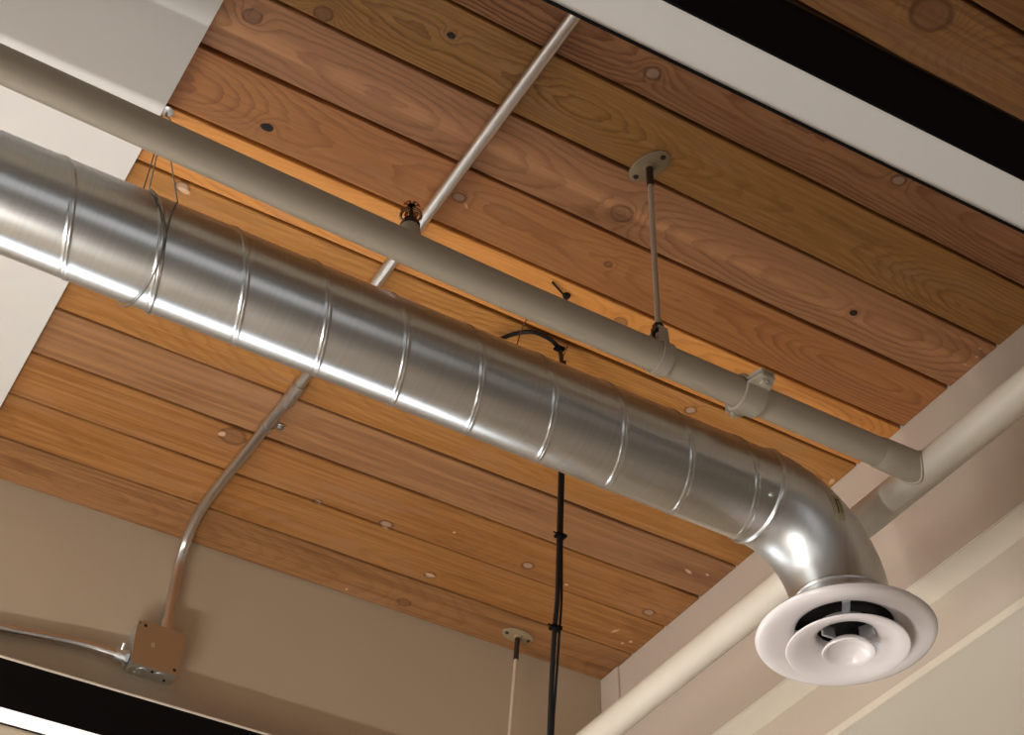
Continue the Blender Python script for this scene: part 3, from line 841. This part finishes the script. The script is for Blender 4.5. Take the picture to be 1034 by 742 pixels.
def brace_clamp():
    CA = math.radians(176)
    x = 1.232; c = Vector((x, PY, PZ))
    t = thing('pipe_clamp', 'painted two-bolt clamp gripping the thin pipe near its right end', 'clamp', tuple(c))
    # each half is a saddle with two ears
    def half(sign):
        bm = bmesh.new(); n = 16; r0, r1 = PR+.0008, PR+.0058; w = .0200
        up = Vector((0, math.cos(CA), math.sin(CA)))   # direction of ears
        nn = Vector((0, -math.sin(CA), math.cos(CA)))*sign
        prof_o, prof_i = [], []
        ear = .030
        seq = [(PR+ear, .0015, .0060)]
        o, i = [], []
        o.append(up*(PR+ear) + nn*.0075); i.append(up*(PR+ear) + nn*.0015)
        o.append(up*(PR+.006) + nn*.0078); i.append(up*(PR+.002) + nn*.0015)
        for k in range(n+1):
            a = math.radians(14 + 152*k/n)
            v = up*math.cos(a) + nn*math.sin(a)
            o.append(v*r1); i.append(v*r0)
        o.append(-up*(PR+.006) + nn*.0078); i.append(-up*(PR+.002) + nn*.0015)
        o.append(-up*(PR+ear*.55) + nn*.0075); i.append(-up*(PR+ear*.55) + nn*.0015)
        rows = []
        for k, (p, q) in enumerate(zip(o, i)):
            ww = w*(0.62 if k in (0, len(o)-1) else 1.0)
            sk = Vector((.0, 0, 0))
            rows.append([bm.verts.new(c+p+Vector((-ww, 0, 0))), bm.verts.new(c+p+Vector((ww, 0, 0))), bm.verts.new(c+q+Vector((ww, 0, 0))), bm.verts.new(c+q+Vector((-ww, 0, 0)))])
        for a, b in zip(rows, rows[1:]):
            for k in range(4): bm.faces.new((a[k], a[(k+1) % 4], b[(k+1) % 4], b[k]))
        bm.faces.new(rows[0]); bm.faces.new(rows[-1])
        bmesh.ops.recalc_face_normals(bm, faces=bm.faces)
        bmesh.ops.bevel(bm, geom=[e for e in bm.edges if e.calc_face_angle(0) > 0.6], offset=.0012, segments=2, affect='EDGES')
        finish('clamp_half', bm, MAT['pipe'], t, 35)
    half(1); half(-1)
    up = Vector((0, math.cos(CA), math.sin(CA)))
    nn = Vector((0, -math.sin(CA), math.cos(CA)))
    for s, e in ((1, .018), (-1, .010)):
        p = c + up*s*(PR+e)
        bm = bmesh.new(); add_tube(bm, [p-nn*.016, p+nn*.016], .0036, 12)
        hexnut(bm, p+nn*.0078, nn, .0075, .006)
        hexnut(bm, p-nn*.0078, -nn, .0075, .006)
        finish('clamp_bolt', bm, MAT['pipe'], t, 30)
brace_clamp()

# ------------------------------------------------------------------ wires and cable
def duct_hanger_wire():
    hx, hy, hz = 0.347, 1.713, CEIL-0.002
    t = thing('duct_hanger_wire', 'looped steel wire tying the spiral duct up to a hook', 'hanger wire', (hx, hy, hz))
    bm = bmesh.new()
    pts = [(hx, hy, hz+.001), (hx, hy, hz-.012)] + [(hx+.009*math.sin(a), hy, hz-.021+.009*math.cos(a)) for a in [i*math.pi/8 for i in range(0, 15)]]
    add_tube(bm, pts, .0020, 8)
    hk = finish('screw_hook', bm, MAT['brass'], t, 60)
    bm = bmesh.new(); add_lathe(bm, [(0, 0), (.011, 0), (.011, -.0015), (.005, -.004), (0, -.004)], (hx, hy, hz+.002), (0, 0, 1), 16)
    finish('hook_plate', bm, MAT['steel'], t, 50)
    # loop: down the near face, under, and up the far face, drifting along the duct
    loop = []; r = DR + .0024 + .0012
    top = Vector((hx, hy, hz-.030))
    def strand(name, xa, extra):
        near = []
        for (x0, a0), (x1, a1) in zip(xa, xa[1:]):
            for k in range(6):
                f = k/6; a = math.radians(a0+(a1-a0)*f); q = r + extra
                near.append(Vector((x0+(x1-x0)*f, DY - q*math.cos(a), DZ - q*math.sin(a))))
        bm = bmesh.new(); add_tube(bm, [top+Vector((extra, 0, 0))] + near, .0011, 8)
        finish(name, bm, MAT['wire'], t, 60)
    strand('near_wire', [(.340, -26), (.334, -5), (.334, 17), (.338, 52), (.338, 82), (.332, 118), (.325, 150), (.320, 180)], 0.0008)
    strand('crossing_wire', [(.306, -60), (.304, -40), (.314, -8), (.328, 12), (.336, 27), (.344, 55), (.354, 85), (.360, 112), (.362, 150), (.362, 180)], -0.0002)
    strand('far_wire', [(.315, 189), (.320, 185), (.330, 170)], -0.0010)
duct_hanger_wire()

def cable():
    t = thing('black_cable', 'black cable hanging straight down behind the spiral duct', 'cable', (1.21, 1.83, CEIL-.1))
    z = lambda v: ZC+v
    pts = [(1.02, 1.80, z(1.93))] + [(x, y, z(v)) for x, y, v in [(1.0376, 1.871, 2.04), (1.0689, 1.8717, 2.075), (1.0918, 1.8567, 2.088), (1.1152, 1.8388, 2.09), (1.1433, 1.8357, 2.09), (1.1677, 1.8402, 2.088), (1.1788, 1.8409, 2.075), (1.176, 1.8304, 2.04), (1.1778, 1.8354, 1.9567), (1.1774, 1.8404, 1.8662), (1.176, 1.8404, 1.78), (1.171, 1.8404, 1.6434), (1.1664, 1.8404, 1.5236), (1.1599, 1.8404, 1.4527), (1.1532, 1.8404, 1.3521), (1.1487, 1.8404, 1.2609)]] + [(1.1427, 1.8404, z(1.1)), (1.1387, 1.8404, z(0.6))]
    bm = bmesh.new(); add_tube(bm, smooth_path(pts, 8), 0.0042, 12)
    finish('cable_jacket', bm, MAT['cable'], t, 60)
    pts2 = [(p[0]+.0062+.002*math.sin(i*1.3), p[1]-.002, p[2]) for i, p in enumerate(pts[8:])]
    bm = bmesh.new(); add_tube(bm, smooth_path(pts2, 8), 0.0022, 10)
    finish('thin_lead', bm, MAT['cable'], t, 60)
    for (x, y, zz) in [(1.1766, 1.8409, 2.079), (1.172, 1.8404, 1.6438), (1.1599, 1.8404, 1.4564)]:
        bm = bmesh.new(); add_box(bm, x-.008, x+.011, y-.0075, y+.0065, z(zz)-.003, z(zz)+.003, .001)
        add_tube(bm, [(x-.007, y-.004, z(zz)), (x-.016, y-.007, z(zz)-.002)], .0014, 6)
        finish('cable_tie', bm, MAT['black'], t)
cable()

def bent_wire(label, pts):
    bm = bmesh.new(); add_tube(bm, smooth_path([(x, y, ZC+z) for x, y, z in pts], 6), 0.0012, 8)
    tag(finish('thin_wire', bm, MAT['rust'], None, 60), label, 'wire', 'thin rusty wires')
bent_wire('thin rusty wire crossing in front of the black cable bend', [(1.098, 1.79, 2.101), (1.089, 1.81, 2.085), (1.092, 1.84, 2.07), (1.085, 1.84, 2.02), (1.080, 1.80, 1.95)])
bent_wire('short rusty wire stub just above the cable tie', [(1.199, 1.843, 2.101), (1.200, 1.86, 2.088), (1.203, 1.875, 2.066)])
# iron hook end peeking over the thin pipe
bm = bmesh.new()
add_tube(bm, [(1.085, 1.715, CEIL-.004), (1.118, 1.728, CEIL-.008)], .0020, 8)
add_lathe(bm, [(0, 0), (.007, 0), (.0075, -.004), (.0045, -.010), (0, -.011)], (1.126, 1.732, CEIL+.001), (0, 0, 1), 14)
tag(finish('ceiling_nail', bm, MAT['dark'], None, 40), 'dark iron nail stub in the boards just above the thin pipe', 'nail')

for o in bpy.data.objects:
    if '_w' in o.keys(): del o['_w']
